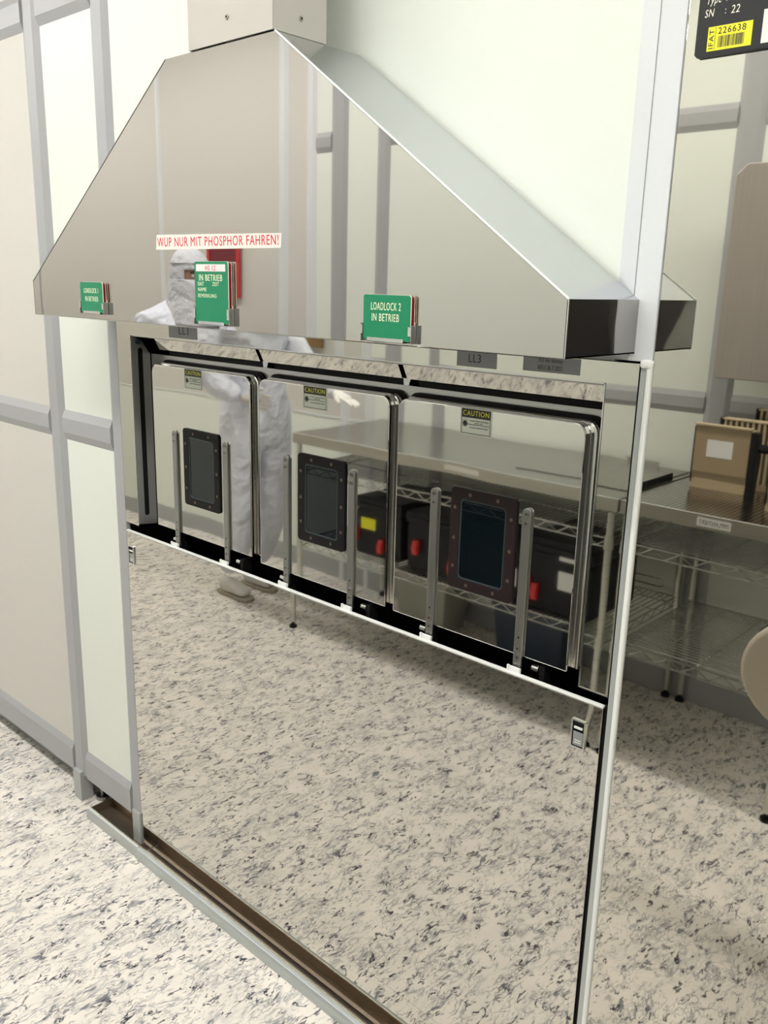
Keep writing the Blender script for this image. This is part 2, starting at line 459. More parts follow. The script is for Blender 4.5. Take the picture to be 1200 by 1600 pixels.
# levelling feet behind the open base
for x in (-2.295, -1.955):
    mb = MB().cyl((x, .045, .0), (x, .045, .012), .02, 14).cyl((x, .045, .01), (x, .045, .075), .006, 10).cyl((x, .045, .045), (x, .045, .055), .011, 6)
    mb.box(x - .016, x + .016, .03, .06, .07, .1)
    obj('levelling_foot', mb, 'strap', wf, 'threaded steel levelling foot')
# wide cream panel above and behind the hood
obj('wall_panel', MB().box(-1.98, -.632, PB, PB + .03, 1.50, ZC), 'panel', wf)
# right post: wide above, slim strip beside the steel surround below
vmember(-.636, -.566, 1.503, ZC, .030, .003, wf, 'frame_light')
obj('seam_line', MB().box(-.6062, -.6052, -.0008, .002, 1.51, ZC), 'sticker', wf)
obj('edge_strip', MB().box(-.5835, -.5735, -.003, .03, 0.0, 1.503), 'rail', wf, 'slim grey aluminium edge strip', bevel=.0012)
obj('edge_strip', MB().box(-.5735, -.5665, -.006, .03, 0.0, 1.503), 'white', wf, 'slim bright white edge strip', bevel=.002)
obj('sealant_blob', MB().box(-.5835, -.566, -.009, .01, 1.494, 1.506), 'white', wf, bevel=.004)
# polished panels right of the post
obj('mirror_panel', MB().box(-.5665, .60, 0, .003, .03, 2.40), 'rightM', wf, 'mirror polished steel wall panel', bevel=.0006)
vmember(.60, .67, 0, ZC, .02, .02, wf)
obj('mirror_panel', MB().box(.67, 1.9, 0, .003, .03, 2.40), 'rightM', wf, 'mirror polished steel wall panel')
vmember(1.9, 1.98, 0, ZC, .02, .02, wf)
obj('wall_panel', MB().box(1.98, XR, PB, PB + .03, 0, ZC), 'panel', wf)
obj('wall_panel', MB().box(-.5665, 1.9, PB, PB + .03, 2.4, ZC), 'panel', wf)

# floor channel along the foot of the front
def channel(name, label, x0, x1, mat, y0, h=.03):
    t = thing(name, label, 'floor rail', ((x0 + x1) / 2, -.02, 0), None)
    n = 7; prof = [(y0, .0)]
    for i in range(n + 1):
        a = .5 * PI * i / n
        prof.append((y0 + (-.0335 - y0) * (math.sin(a) ** 1.0), h * (1 - math.cos(a)) if False else h * math.sin(a)))
    prof = [(y0, 0), (y0 + .0008, h * .35), (y0 + .003, h * .68), (y0 + .007, h * .93), (-.0335, h), (-.0315, h), (-.0315, 0)]
    obj('front_rail', MB().prism_x(prof, x0, x1), mat, t, bevel=.0015)
    obj('lip', MB().box(x0 + .001, x1 - .001, -.0318, -.0298, .002, h + .0022), 'gold', t, 'thin brass-coloured lip')
    mb = MB().box(x0 + .002, x1 - .002, -.0298, .048, .0005, .003).box(x0 + .002, x1 - .002, .046, .048, .003, h)
    mb.box(x0 + .002, x1 - .002, -.0298, -.0290, .003, h)
    if x0 < -2: mb.box(x0 + .002, x0 + .004, -.0298, .046, .003, h)
    obj('trough', mb, 'brown', t, 'brown metal trough')
    return t
channel('floor_channel', 'short grey floor channel under the narrow left wall panel', -2.235, -1.962, 'rail2', -.045)
channel('floor_channel', 'long pale blue-grey floor rail with a brass lip under the polished lower panel', -1.960, 1.9, 'rail', -.048)

# ------------------------------------------------------------------ lower polished service panel
sp = thing('service_panel', 'large mirror polished steel panel below the three doors, floor reflected in it', 'panel', (-1.3, 0, 0))
obj('panel_sheet', MB().box(-1.994, -.592, -.0005, .012, .012, .954), 'mirror', sp, bevel=.0008)
obj('top_flange', MB().box(-1.994, -.592, -.0015, .007, .9550, .9582), 'white', sp, 'bright folded top edge', bevel=.0006)
obj('side_gap', MB().box(-.5915, -.584, .004, .02, .0, .96), 'black', sp)
for i, (cx, cz) in enumerate(((-.631, .895), (-1.974, .893))):
    fr = obj('latch_frame', MB().ring_y(rrect(cx - .0135, cx + .0135, cz - .0255, cz + .0255, .002), rrect(cx - .0105, cx + .0105, cz - .0225, cz + .0225, .001), -.004, .001), 'chrome', sp, 'bright latch surround', bevel=.0006)
    obj('latch_slot', MB().box(cx - .0108, cx + .0108, -.001, .0005, cz - .023, cz + .023), 'blackg', fr)
    obj('latch_paddle', MB().box(cx - .009, cx + .009, -.0025, 0, cz - .021, cz + .003), 'sticker', fr, bevel=.0008)
    obj('latch_tab', MB().box(cx - .008, cx + .007, -.003, 0, cz + .009, cz + .0125), 'white', fr)
    obj('rib', MB().box(cx - .006, cx + .006, -.0028, -.0024, cz - .012, cz - .0108).box(cx - .006, cx + .006, -.0028, -.0024, cz - .016, cz - .0148), 'white', fr)

# ------------------------------------------------------------------ loadlock station: surround, doors, mechanism
st = thing('loadlock_station', 'polished steel surround holding three mirror doors under the hood', 'machine front', (-1.3, .05, .96))
fp = [(-1.994, .982), (-1.932, .982), (-1.932, 1.466), (-.638, 1.466), (-.638, .9775), (-.5855, .9775), (-.5855, 1.4995), (-1.994, 1.4995)]
mb = MB()
mb.box(-1.994, -1.932, -.0005, .003, .982, 1.4995); mb.box(-1.932, -.638, -.0005, .003, 1.466, 1.4995); mb.box(-.638, -.5855, -.0005, .003, .9775, 1.4995)
obj('surround', mb, 'frameM', st, 'mirror polished surround')
mb = MB().box(-.5858, -.5848, -.002, .012, .977, 1.4995)
obj('surround_edge', mb, 'blackg', st)
mb = MB().box(-1.932, -.638, -.0015, -.0002, 1.4655, 1.4675).box(-.6395, -.6375, -.0015, -.0002, .9775, 1.4675).box(-1.933, -1.931, -.0015, -.0002, .982, 1.4675)
mb.box(-.6395, -.5855, -.0015, -.0002, .9765, .9785).box(-1.994, -1.931, -.0015, -.0002, .981, .983)
obj('hem', mb, 'chrome', st, 'bright folded hem')
# left jamb with slot (plane x = -1.932)
def jamb_plate():
    mb = MB(); n = 9
    out = [(.0, .985), (.054, .978), (.054, 1.418), (.030, 1.452), (.0, 1.466)]
    mb.v = []; x = -1.9318
    mb.add([(x, y, z) for y, z in out] + [(x - .003, y, z) for y, z in out],
           [tuple(range(5)), tuple(range(9, 4, -1))] + [(i, i + 5, (i + 1) % 5 + 5, (i + 1) % 5) for i in range(5)])
    return mb
jm = obj('side_jamb', jamb_plate(), 'jamb', st, 'folded steel side jamb', bevel=.001)
slot = []
for i in range(9): a = PI * i / 8; slot.append((.025 + .0065 * math.cos(a), 1.428 + .0065 * math.sin(a)))
for i in range(9): a = PI + PI * i / 8; slot.append((.025 + .0065 * math.cos(a), 1.012 + .0065 * math.sin(a)))
obj('slot', MB().prism_x(slot, -1.9319, -1.9314), 'black', jm, 'long black slot')
obj('knob', MB().cyl((-1.932, .018, 1.449), (-1.926, .018, 1.449), .006, 12), 'binblue', jm, 'small blue plug')
obj('side_jamb', MB().box(-.638, -.635, .003, .056, .978, 1.466), 'satin', st)
# void behind and below the doors
mb = MB().box(-1.994, -.586, .30, .31, .80, 1.50).box(-1.996, -1.994, .012, .30, .80, 1.50).box(-.586, -.584, .012, .30, .80, 1.50)
mb.box(-1.994, -.586, .02, .30, .80, .81).box(-1.994, -.586, .02, .30, 1.49, 1.50)
obj('void_lining', mb, 'black', wf)
# face plate behind doors
obj('face_plate', MB().box(-1.931, -.6385, .056, .060, .985, 1.419), 'satin', st, 'grey satin face plate')
obj('soffit', MB().box(-1.931, -.638, .003, .018, 1.4625, 1.4655), 'satin', st, 'steel soffit', bevel=.002)
# reflecting flaps over each door (lean back towards the bottom) and black slots below them
for k in range(3):
    a = -1.925 + .4295 * k if k == 0 else (-1.47 + .412 * (k - 1))
    b = (-1.478, -1.070, -.645)[k]
    a = (-1.86, -1.466, -1.058)[k]
    fl_ = MB().add([(a, .034, 1.4345), (b, .034, 1.4345), (b, .019, 1.4635), (a, .019, 1.4635), (a, .036, 1.4345), (b, .036, 1.4345), (b, .021, 1.4635), (a, .021, 1.4635)],
                   [(0, 1, 2, 3), (5, 4, 7, 6), (1, 0, 4, 5), (2, 1, 5, 6), (3, 2, 6, 7), (0, 3, 7, 4)])
    obj('flap', fl_, 'flapM', st, 'leaning polished flap reflecting the floor')
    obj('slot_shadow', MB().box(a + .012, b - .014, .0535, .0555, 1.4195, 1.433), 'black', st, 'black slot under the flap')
    obj('tab', MB().add([(b - .014, .052, 1.4335), (b + .006, .052, 1.4335), (b, .052, 1.4195), (b - .012, .052, 1.4195), (b - .014, .056, 1.4335), (b + .006, .056, 1.4335), (b, .056, 1.4195), (b - .012, .056, 1.4195)],
                        [(0, 1, 2, 3), (5, 4, 7, 6), (1, 0, 4, 5), (2, 1, 5, 6), (3, 2, 6, 7), (0, 3, 7, 4)]), 'chrome', st, 'bright tab', bevel=.0006)
# doors
DL = (-1.877, -1.468, -1.066)
DR = (-1.497, -1.086, -.674)
wins = ((-1.748, -1.608), (-1.338, -1.198), (-.930, -.790))
straps = ((-1.782, -1.583), (-1.374, -1.178), (-.967, -.768))
WF = ('blackg', 'blackg', 'brownblack')
words = ('leftmost', 'middle', 'rightmost')
csx = ((-1.722, -1.652), (-1.308, -1.237), (-.903, -.836))
for k in range(3):
    x0, x1 = DL[k], DR[k]
    zt, zb = 1.4005, (.992, .985, .983)[k]
    d = obj('door', MB().prism_y(rrect(x0, x1, zb, zt, .022, 6, (0, 0, 1, 1)), .020, .034), 'door', st,
            '%s mirror polished door' % words[k], bevel=.0025, seg=3)
    obj('door_body', MB().prism_y(rrect(x0 + .001, x1 + .012, zb + .002, zt + .004, .024, 6, (0, 0, 1, 1)), .034, .050), 'chrome', d, 'stepped polished door edge', bevel=.0035, seg=2)
    obj('door_gasket', MB().prism_y(rrect(x0 - .003, x1 + .016, zb + .001, zt + .009, .026, 6, (0, 0, 1, 1)), .050, .0558), 'blackg', d, 'black gasket')
    wx0, wx1 = wins[k]; wz0, wz1 = 1.072, 1.259
    yf = .0160
    obj('window_frame', MB().ring_y(rrect(wx0, wx1, wz0, wz1, .008), rrect(wx0 + .021, wx1 - .021, wz0 + .020, wz1 - .020, .008), yf, .020), WF[k], d, 'black window frame', bevel=.0008)
    obj('window_gasket', MB().ring_y(rrect(wx0 + .0208, wx1 - .0208, wz0 + .0198, wz1 - .0198, .008), rrect(wx0 + .0235, wx1 - .0235, wz0 + .0225, wz1 - .0225, .0065), .0172, .0205), 'gasket', d, 'pale glass edge')
    obj('window_glass', MB().prism_y(rrect(wx0 + .0232, wx1 - .0232, wz0 + .0222, wz1 - .0222, .0065), .0186, .0196), 'glass', d, 'dark glass pane')
    W_, H_ = wx1 - wx0, wz1 - wz0
    for (u, v) in ((.3, .055), (.72, .055), (.3, .945), (.72, .945), (.07, .22), (.07, .5), (.07, .8), (.93, .22), (.93, .5), (.93, .8)):
        sx, sz = wx0 + u * W_, wz0 + v * H_
        sc = MB().cyl((sx, yf + .001, sz), (sx, yf - .0006, sz), .0034, 12)
        obj('window_screw', sc, 'brass', d)
    for s_i, sx in enumerate(straps[k]):
        xa, xb = sx - .0095, sx + .0075
        obj('strap', MB().prism_y(rrect(xa, xb, .9585, 1.2475, .008, 5, (0, 0, 1, 1)), .0145, .0195), 'strap', d, 'satin steel lift strap', bevel=.001)
        for sz in (1.238, 1.222, .9985, .982):
            obj('strap_screw', MB().cyl((sx - .001, .0150, sz), (sx - .001, .0135, sz), .0047, 14).cyl((sx - .001, .0138, sz), (sx - .001, .0130, sz), .0032, 6), 'screw', d)
            obj('screw_socket', MB().cyl((sx - .001, .0132, sz), (sx - .001, .0128, sz), .0017, 6), 'black', d)
        obj('pin_hole', MB().cyl((sx - .001, .015, 1.0185), (sx - .001, .0143, 1.0185), .0018, 8), 'black', d)
        obj('strap_clip', MB().box(sx - .013, sx + .012, .004, .010, .957, .966).box(sx - .013, sx - .009, .002, .006, .957, .969), 'white', d, 'white clip at the strap foot', bevel=.0006)
        rx = sx - .024 if s_i == 0 else sx + .030
        rl = obj('roller', MB().cyl((rx - .007, .03, .966), (rx + .007, .03, .966), .0085, 16), 'chrome', st, 'bright guide roller', bevel=.001)
        obj('roller_axle', MB().cyl((rx + .006, .03, .966), (rx + .020, .03, .966), .004, 8).box(rx + .012, rx + .022, .02, .045, .93, .978), 'blackg', rl)
    for dx, dz in ((.105, .975), (.118, .965), (.094, .966)):
        obj('bolt', MB().cyl((straps[k][0] + dx, .07, dz), (straps[k][0] + dx, .062, dz), .003, 8), 'chrome', st)
    # caution sticker
    cx0, cx1 = csx[k]; cz0, cz1 = 1.3575, 1.4035
    cx0 -= .0; y = .0199
    c = obj('caution_sticker', MB().box(cx0 - .0175 + .0, cx1 - .0175, y - .0004, y, cz0 - .004, cz1 - .004), 'caution', d, 'yellow and black laser caution sticker')
    a0, a1, b0, b1 = cx0 - .0175, cx1 - .0175, cz0 - .004, cz1 - .004
    w = a1 - a0; hh = b1 - b0
    # printed on the same sheet: flat marks, a fraction of a millimetre proud, gathered under the door
    mb = MB().box(a0 + .04 * w, a1 - .04 * w, y - .0006, y - .0004, b1 - .36 * hh, b1 - .03 * hh)
    for (p, q, r_, s_) in ((.04, .055, .05, .97), (.945, .96, .05, .97)): mb.box(a0 + p * w, a0 + q * w, y - .0006, y - .0004, b0 + r_ * hh, b0 + s_ * hh)
    mb.box(a0 + .04 * w, a1 - .04 * w, y - .0006, y - .0004, b0 + .04 * hh, b0 + .06 * hh)
    mb.box(a0 + .22 * w, a1 - .08 * w, y - .0006, y - .0004, b0 + .385 * hh, b0 + .405 * hh)
    cxm, czm = a0 + .16 * w, b0 + .41 * hh
    star = []
    for i in range(32):
        a = 2 * PI * i / 32; r = (.105 if i % 2 == 0 else .055) * w
        star.append((cxm + r * math.cos(a), czm + r * math.sin(a)))
    mb.prism_y(star, y - .0006, y - .0004)
    obj('caution_print', mb, 'ink_black', d)
    text('CAUTION', a0 + .09 * w, a1 - .09 * w, b1 - .28 * hh, b1 - .09 * hh, y - .0006, 'cyel', d)
    text('CLASS 1 LASER RADIATION', a0 + .32 * w, a1 - .10 * w, b0 + .51 * hh, b0 + .555 * hh, y - .0004, 'ink_black', d)
    text('WHEN OPEN', a0 + .46 * w, a1 - .28 * w, b0 + .435 * hh, b0 + .475 * hh, y - .0004, 'ink_black', d)
    text('DO NOT STARE INTO BEAM', a0 + .32 * w, a1 - .12 * w, b0 + .26 * hh, b0 + .305 * hh, y - .0004, 'ink_black', d)
# stickers on the surround
def sticker(x0, x1, z0, z1, lab):
    return obj('sticker', MB().box(x0, x1, -.0009, -.0004, z0, z1), 'sticker', st, lab)
sticker(-1.765, -1.655, 1.470, 1.4985, 'grey sticker reading LL1'); text('LL1', -1.725, -1.688, 1.479, 1.4965, -.0009, 'ink_black', st)
sticker(-.918, -.836, 1.4715, 1.4985, 'grey sticker reading LL3'); text('LL3', -.893, -.868, 1.479, 1.4925, -.0009, 'ink_black', st)
sticker(-.785, -.682, 1.4745, 1.4988, 'grey sticker with two printed lines'); text('NEU 26.7.2021', -.757, -.713, 1.478, 1.4855, -.0009, 'ink_black', st)
text('350 mu dummy', -.757, -.713, 1.488, 1.4965, -.0009, 'ink_black', st)

# ------------------------------------------------------------------ exhaust hood
HX0, HX1, HY, HZ0, HZ1, HT = -2.028, -.597, -.19, 1.5135, 1.5885, 1.982
TX0, TX1 = -1.462, -1.160
hd = thing('exhaust_hood', 'polished steel fume hood with sloping sides over the three doors', 'hood', (-1.31, 0, HZ0))
face = [(HX0, HZ0), (HX1, HZ0), (HX1, HZ1), (TX1, HT), (TX0, HT), (HX0, HZ1)]
obj('front_panel', MB().prism_y(face, HY, HY + .002), 'hoodface', hd, 'mirror polished front', bevel=.0008)
def quad_slab(p, q, r, s, t):
    p, q, r, s = map(Vector, (p, q, r, s)); n = (q - p).cross(s - p).normalized() * t
    vs = [p, q, r, s, p + n, q + n, r + n, s + n]
    return MB().add(vs, [(0, 3, 2, 1), (4, 5, 6, 7), (0, 1, 5, 4), (1, 2, 6, 5), (2, 3, 7, 6), (3, 0, 4, 7)])
obj('side_slope', quad_slab((HX1, HY, HZ1), (HX1, 0, HZ1), (TX1, 0, HT), (TX1, HY, HT), -.002), 'hoodside', hd, 'satin sloping side')
obj('side_slope', quad_slab((HX0, 0, HZ1), (HX0, HY, HZ1), (TX0, HY, HT), (TX0, 0, HT), -.002), 'hoodside', hd, 'satin sloping side')
obj('end_cheek', quad_slab((HX1, HY, HZ0), (HX1, 0, HZ0), (HX1, 0, HZ1), (HX1, HY, HZ1), -.002), 'hoodend', hd, 'dark reflecting end cheek')
obj('end_cheek', quad_slab((HX0, 0, HZ0), (HX0, HY, HZ0), (HX0, HY, HZ1), (HX0, 0, HZ1), -.002), 'hoodend', hd, 'dark reflecting end cheek')
obj('top_plate', MB().box(TX0, TX1, HY + .002, 0, HT - .002, HT), 'hoodside', hd)
obj('bottom_plate', MB().box(HX0, HX1, HY + .002, 0, HZ0, HZ0 + .002), 'hoodside', hd)
# bright raw edges
ed = MB()
def edge(a, b, r=.0011): ed.cyl(a, b, r, 6)
obj('slope_edge', MB().cyl((TX1, HY, HT), (HX1, HY, HZ1), .0017, 8), 'white', hd, 'bright raw edge')
edge((HX1, HY, HZ1), (HX1, HY, HZ0), .0009)
edge((HX0, HY, HZ0), (HX1, HY, HZ0), .0010)
edge((TX0, HY, HT), (HX0, HY, HZ1), .0008)
obj('seam_edges', ed, 'chrome', hd, 'bright folded edges')
# printed tape
tp = obj('tape_label', MB().prism_y([(-1.514, 1.6545), (-1.148, 1.6550), (-1.146, 1.6785), (-1.510, 1.6820)], HY - .0006, HY - .0002), 'tape', hd, 'white tape lettered in red')
text('WUP NUR MIT PHOSPHOR FAHREN!', -1.508, -1.154, 1.6600, 1.6765, HY - .0006, 'ink_red', tp)

# duct cover on top of the hood
dc = thing('duct_cover', 'cream sheet metal duct cover standing on the hood top', 'duct', (-1.28, -.13, HT))
bx0, bx1, by0, by1, bz = -1.392, -1.1665, HY + .001, -.073, 1.985
mb = MB().box(bx0, bx1, by0, by0 + .0015, bz, ZC).box(bx1 - .0015, bx1, by0, by1, bz, ZC).box(bx0, bx0 + .0015, by0, by1, bz, ZC).box(bx0, bx1, by1 - .0015, by1, bz, ZC)
obj('cover_sheet', mb, 'duct', dc, 'cream folded sheet', bevel=.0008)
for p, q in (((-1.282, by0, 2.021), (-1.282, by0 - .002, 2.021)), ((bx1, -.13, 2.012), (bx1 + .002, -.13, 2.012))):
    obj('cover_screw', MB().cyl(p, q, .0042, 14), 'screw', dc, 'domed screw', bevel=.0008)
    pp = Vector(q); dd = (Vector(q) - Vector(p)).normalized()
    obj('screw_socket', MB().cyl(pp - dd * .0002, pp + dd * .0003, .002, 6), 'black', dc)
obj('duct_pipe', MB().cyl((-1.30, -.1, HT + .012), (-1.30, -.1, ZC), .062, 24), 'duct', dc, smooth=True)

# ------------------------------------------------------------------ status cards in steel holders
def card_set(x0, x1, z0, z1, who, wh_label, lines, tall=False):
    y = HY
    hz = z0 + (z1 - z0) * (.42 if not tall else .30)
    t = thing('card_holder', 'small folded steel card holder under the %s' % who, 'holder', ((x0 + x1) / 2, y - .012, z0 - .003))
    yb, yf = y - .0004, y - .0115
    mb = MB().box(x0 - .004, x1 + .004, y - .0016, yb, z0 - .003, hz)
    obj('back_plate', mb, 'chrome', t, bevel=.0004)
    for xs in (x0 - .004, x1 + .003):
        obj('side_cheek', MB().box(xs, xs + .001, yf, y - .0016, z0 - .003, hz - .004), 'satin', t, bevel=.0003)
    obj('front_lip', MB().box(x0 + .010, x1 - .012, yf, yf + .001, z0 - .003, z0 + .0035), 'chrome', t, bevel=.0004)
    for a, b in ((x0 - .004, x0 + .000), (x1 - .003, x1 + .004)):
        obj('front_ear', MB().box(a, b, yf, yf + .001, z0 + .008, hz - .006), 'chrome', t, bevel=.0005)
    obj('bottom', MB().box(x0 + .01, x1 - .012, yf, y - .0016, z0 - .003, z0 - .002), 'satin', t)
    g = thing('status_card', wh_label, 'status card', ((x0 + x1) / 2, yf + .004, z0))
    obj('card_core', MB().prism_y(rrect(x0, x1, z0, z1, .004), yf + .0023, yf + .0043), 'ivory', g, 'cream card core edge')
    obj('card_face', MB().prism_y(rrect(x0 + .0003, x1 - .0003, z0 + .0003, z1 - .0003, .004), yf + .0016, yf + .0023), 'green', g, 'green engraved face')
    for (s, a, b, c, d_, sh) in lines:
        text(s, x0 + a * (x1 - x0), x0 + b * (x1 - x0), z0 + c * (z1 - z0), z0 + d_ * (z1 - z0), yf + .0016, sh, g)
    rc = thing('status_card', 'dark red card behind the %s' % who, 'status card', ((x0 + x1) / 2 + .004, y - .006, z0))
    obj('card_core', MB().prism_y(rrect(x0 + .0015, x1 + .0015, z0, z1 - .001, .004), y - .0028, y - .0017), 'ivory', rc)
    obj('card_face', MB().prism_y(rrect(x0 + .0015, x1 + .0015, z0, z1 - .001, .004), y - .0055, y - .0028), 'red', rc, 'dark red face')
    return g, rc
# perspective puts the proud card a little left of its footprint on the hood plane
card_set(-1.795, -1.705, 1.5275, 1.5905, 'small leftmost green card', 'small green card reading LOADLOCK 1 IN BETRIEB at the left end of the hood',
         [('LOADLOCK 1', .18, .82, .64, .80, 'ink_white'), ('IN BETRIEB', .22, .80, .37, .53, 'ink_white')])
g2, r2 = card_set(-1.378, -1.280, 1.524, 1.633, 'tall green HS 12 card', 'tall green card with white strip reading HS 12 under the red lettered tape',
         [('IN BETRIEB', .14, .84, .69, .79, 'ink_white'), ('DAT', .10, .28, .61, .67, 'ink_white'), ('ZEIT', .54, .74, .61, .67, 'ink_white'),
          ('NAME', .10, .36, .52, .58, 'ink_white'), ('BEMERKUNG', .10, .66, .42, .48, 'ink_white')], True)
hs = obj('name_strip', MB().box(-1.372, -1.286, -.2015 + .0008, -.2015 + .0017, 1.6155, 1.6280), 'paper', g2, 'white strip')
text('HS 12', -1.344, -1.314, 1.6172, 1.6260, -.2015 + .0008, 'ink_red', hs)
card_set(-.947, -.852, 1.5195, 1.586, 'wide rightmost green card', 'wide green card reading LOADLOCK 2 IN BETRIEB near the right end of the hood',
         [('LOADLOCK 2', .17, .80, .66, .83, 'ink_white'), ('IN BETRIEB', .19, .77, .42, .585, 'ink_white')])

# ------------------------------------------------------------------ asset plate on the right mirror panel
ap = thing('asset_plate', 'black asset plate with a yellow barcode sticker on the right mirror panel', 'sign', (-.4, -.004, 1.893))
obj('plate', MB().prism_y([(-.5465, 1.8915), (-.33, 1.8915), (-.33, 2.02), (-.5505, 2.02), (-.5505, 1.8955)], -.0065, -.0015), 'plate', ap, 'black plate', bevel=.0006)
obj('spacer', MB().box(-.54, -.34, -.0015, -.0001, 1.90, 2.01), 'sole', ap)
ys = obj('barcode_sticker', MB().box(-.5345, -.4785, -.0070, -.0066, 1.8975, 1.9255), 'yellow', ap, 'yellow barcode sticker')
text('IFAT', -.5325, -.5265, 1.900, 1.9225, -.0070, 'ink_black', ys, rot90=True)
obj('rule', MB().box(-.5250, -.5245, -.0072, -.0070, 1.8985, 1.9245), 'ink_black', ys)
text('226638', -.5215, -.4865, 1.9160, 1.9235, -.0070, 'ink_black', ys)
bars = MB(); x = -.5205
random.seed(9)
while x < -.4875:
    w = random.choice((.0004, .0007, .0011)); bars.box(x, x + w, -.0072, -.0070, 1.9005, 1.9135); x += w + random.choice((.0004, .0006, .001))
obj('barcode', bars, 'ink_black', ys)
text('SN', -.5415, -.5305, 1.9375, 1.9465, -.0065, 'ivory', ap, shear=.12)
text(':', -.5155, -.5145, 1.9385, 1.9440, -.0065, 'ivory', ap)
text('22', -.5080, -.4975, 1.9375, 1.9465, -.0065, 'ivory', ap, shear=.12)
text('Type', -.5415, -.5225, 1.9495, 1.9610, -.0065, 'ivory', ap, shear=.12)
text(':', -.5155, -.5145, 1.9525, 1.9580, -.0065, 'ivory', ap)
text('VI', -.5070, -.4975, 1.9520, 1.9610, -.0065, 'ivory', ap, shear=.12)
obj('serial_sticker', MB().box(-.4665, -.42, -.0070, -.0066, 1.8975, 1.935), 'paper', ap, 'white sticker')

# ------------------------------------------------------------------ opposite wall (seen in the mirrors)
wb = struct('wall_back')
obj('backing', MB().box(XL, XR, YB - .06, YB - .04, 0, ZC), 'frame', wb)
op = [-7.2, -5.6, -4.36, -3.30, -3.10, -2.92, -2.66, -1.285, -.35, .9, 2.2]
wd = [.09, .09, .05, .07, .07, .10, .075, .10, .09, .09, .09]
for x, w in zip(op, wd):
    vmember(x - w / 2, x + w / 2, 0, ZC, min(.022, w * .3), min(.022, w * .3), wb, 'frame_light' if w in (.05, .07) else 'frame', y=YB, s=-1)
ee = [XL] + op + [XR]; ww = [0] + wd + [0]
for i, (a, b) in enumerate(zip(ee, ee[1:])):
    aa = a + ww[i] / 2 - .005; bb = b - ww[i + 1] / 2 + .005
    pm = 'panel_warm' if b < -3.0 else 'panel'
    plain = b < -3.0
    if a == -3.10: plain = False
    if (b - a < .3 and a != -3.10) or plain:
        obj('wall_panel', MB().box(aa, bb, YB - PB - .03, YB - PB, .10, .90), 'panel', wb)
        obj('wall_panel', MB().box(aa, bb, YB - PB - .03, YB - PB, .903, ZC), pm, wb)
        obj('seam_bead', MB().box(aa, bb, YB - PB, YB - PB + .004, .896, .906), 'frame_light', wb, bevel=.001)
    else:
        for z0, z1 in ((.10, 1.17), (1.225, 2.17), (2.235, ZC)):
            obj('wall_panel', MB().box(aa, bb, YB - PB - .03, YB - PB, z0, z1), pm, wb)
        hmember(aa + .005, bb - .005, 1.157, 1.241, .022, wb, y=YB, s=-1)
        hmember(aa + .005, bb - .005, 2.160, 2.245, .022, wb, y=YB, s=-1)
struct('baseboard_back', MB().box(XL, XR, YB - .008, YB - .001, 0, .10), 'frame')

# red notice behind the colleague
rs = thing('wall_notice', 'dark red notice with a brighter red edge behind the person', 'sign', (-3.72, YB + .01, 1.52))
obj('notice_face', MB().box(-3.86, -3.635, YB + .002, YB + .008, 1.54, 1.80), 'redsign', rs)
obj('notice_edge', MB().ring_y([(-3.88, 1.52), (-3.61, 1.52), (-3.61, 1.82), (-3.88, 1.82)], [(-3.86, 1.54), (-3.635, 1.54), (-3.635, 1.80), (-3.86, 1.80)], YB + .001, YB + .012), 'redframe', rs, 'bright red edge')
bb_ = obj('wall_board', MB().box(-3.60, -3.40, YB + .001, YB + .02, 1.262, 1.34), 'board', None, bevel=.002, center=True)
tag(bb_, 'small brown board on the wall below the red notice', 'board')
# big steel sheet hung on the opposite wall
big = thing('steel_splash_panel', 'large satin steel sheet with clipped corner above the wafer cassettes', 'panel', (-.75, -1.93, 1.3))
obj('sheet', MB().prism_y([(-1.238, 1.312), (-.25, 1.312), (-.25, 2.02), (-1.215, 2.02), (-1.250, 1.985), (-1.250, 1.324)], -1.915, -1.890), 'opp_steel', big, bevel=.003)
for x in (-1.1, -.4):
    obj('standoff', MB().cyl((x, -1.915, 1.9), (x, YB - .002, 1.9), .015, 12).cyl((x, -1.915, 1.42), (x, YB - .002, 1.42), .015, 12), 'strap', big)

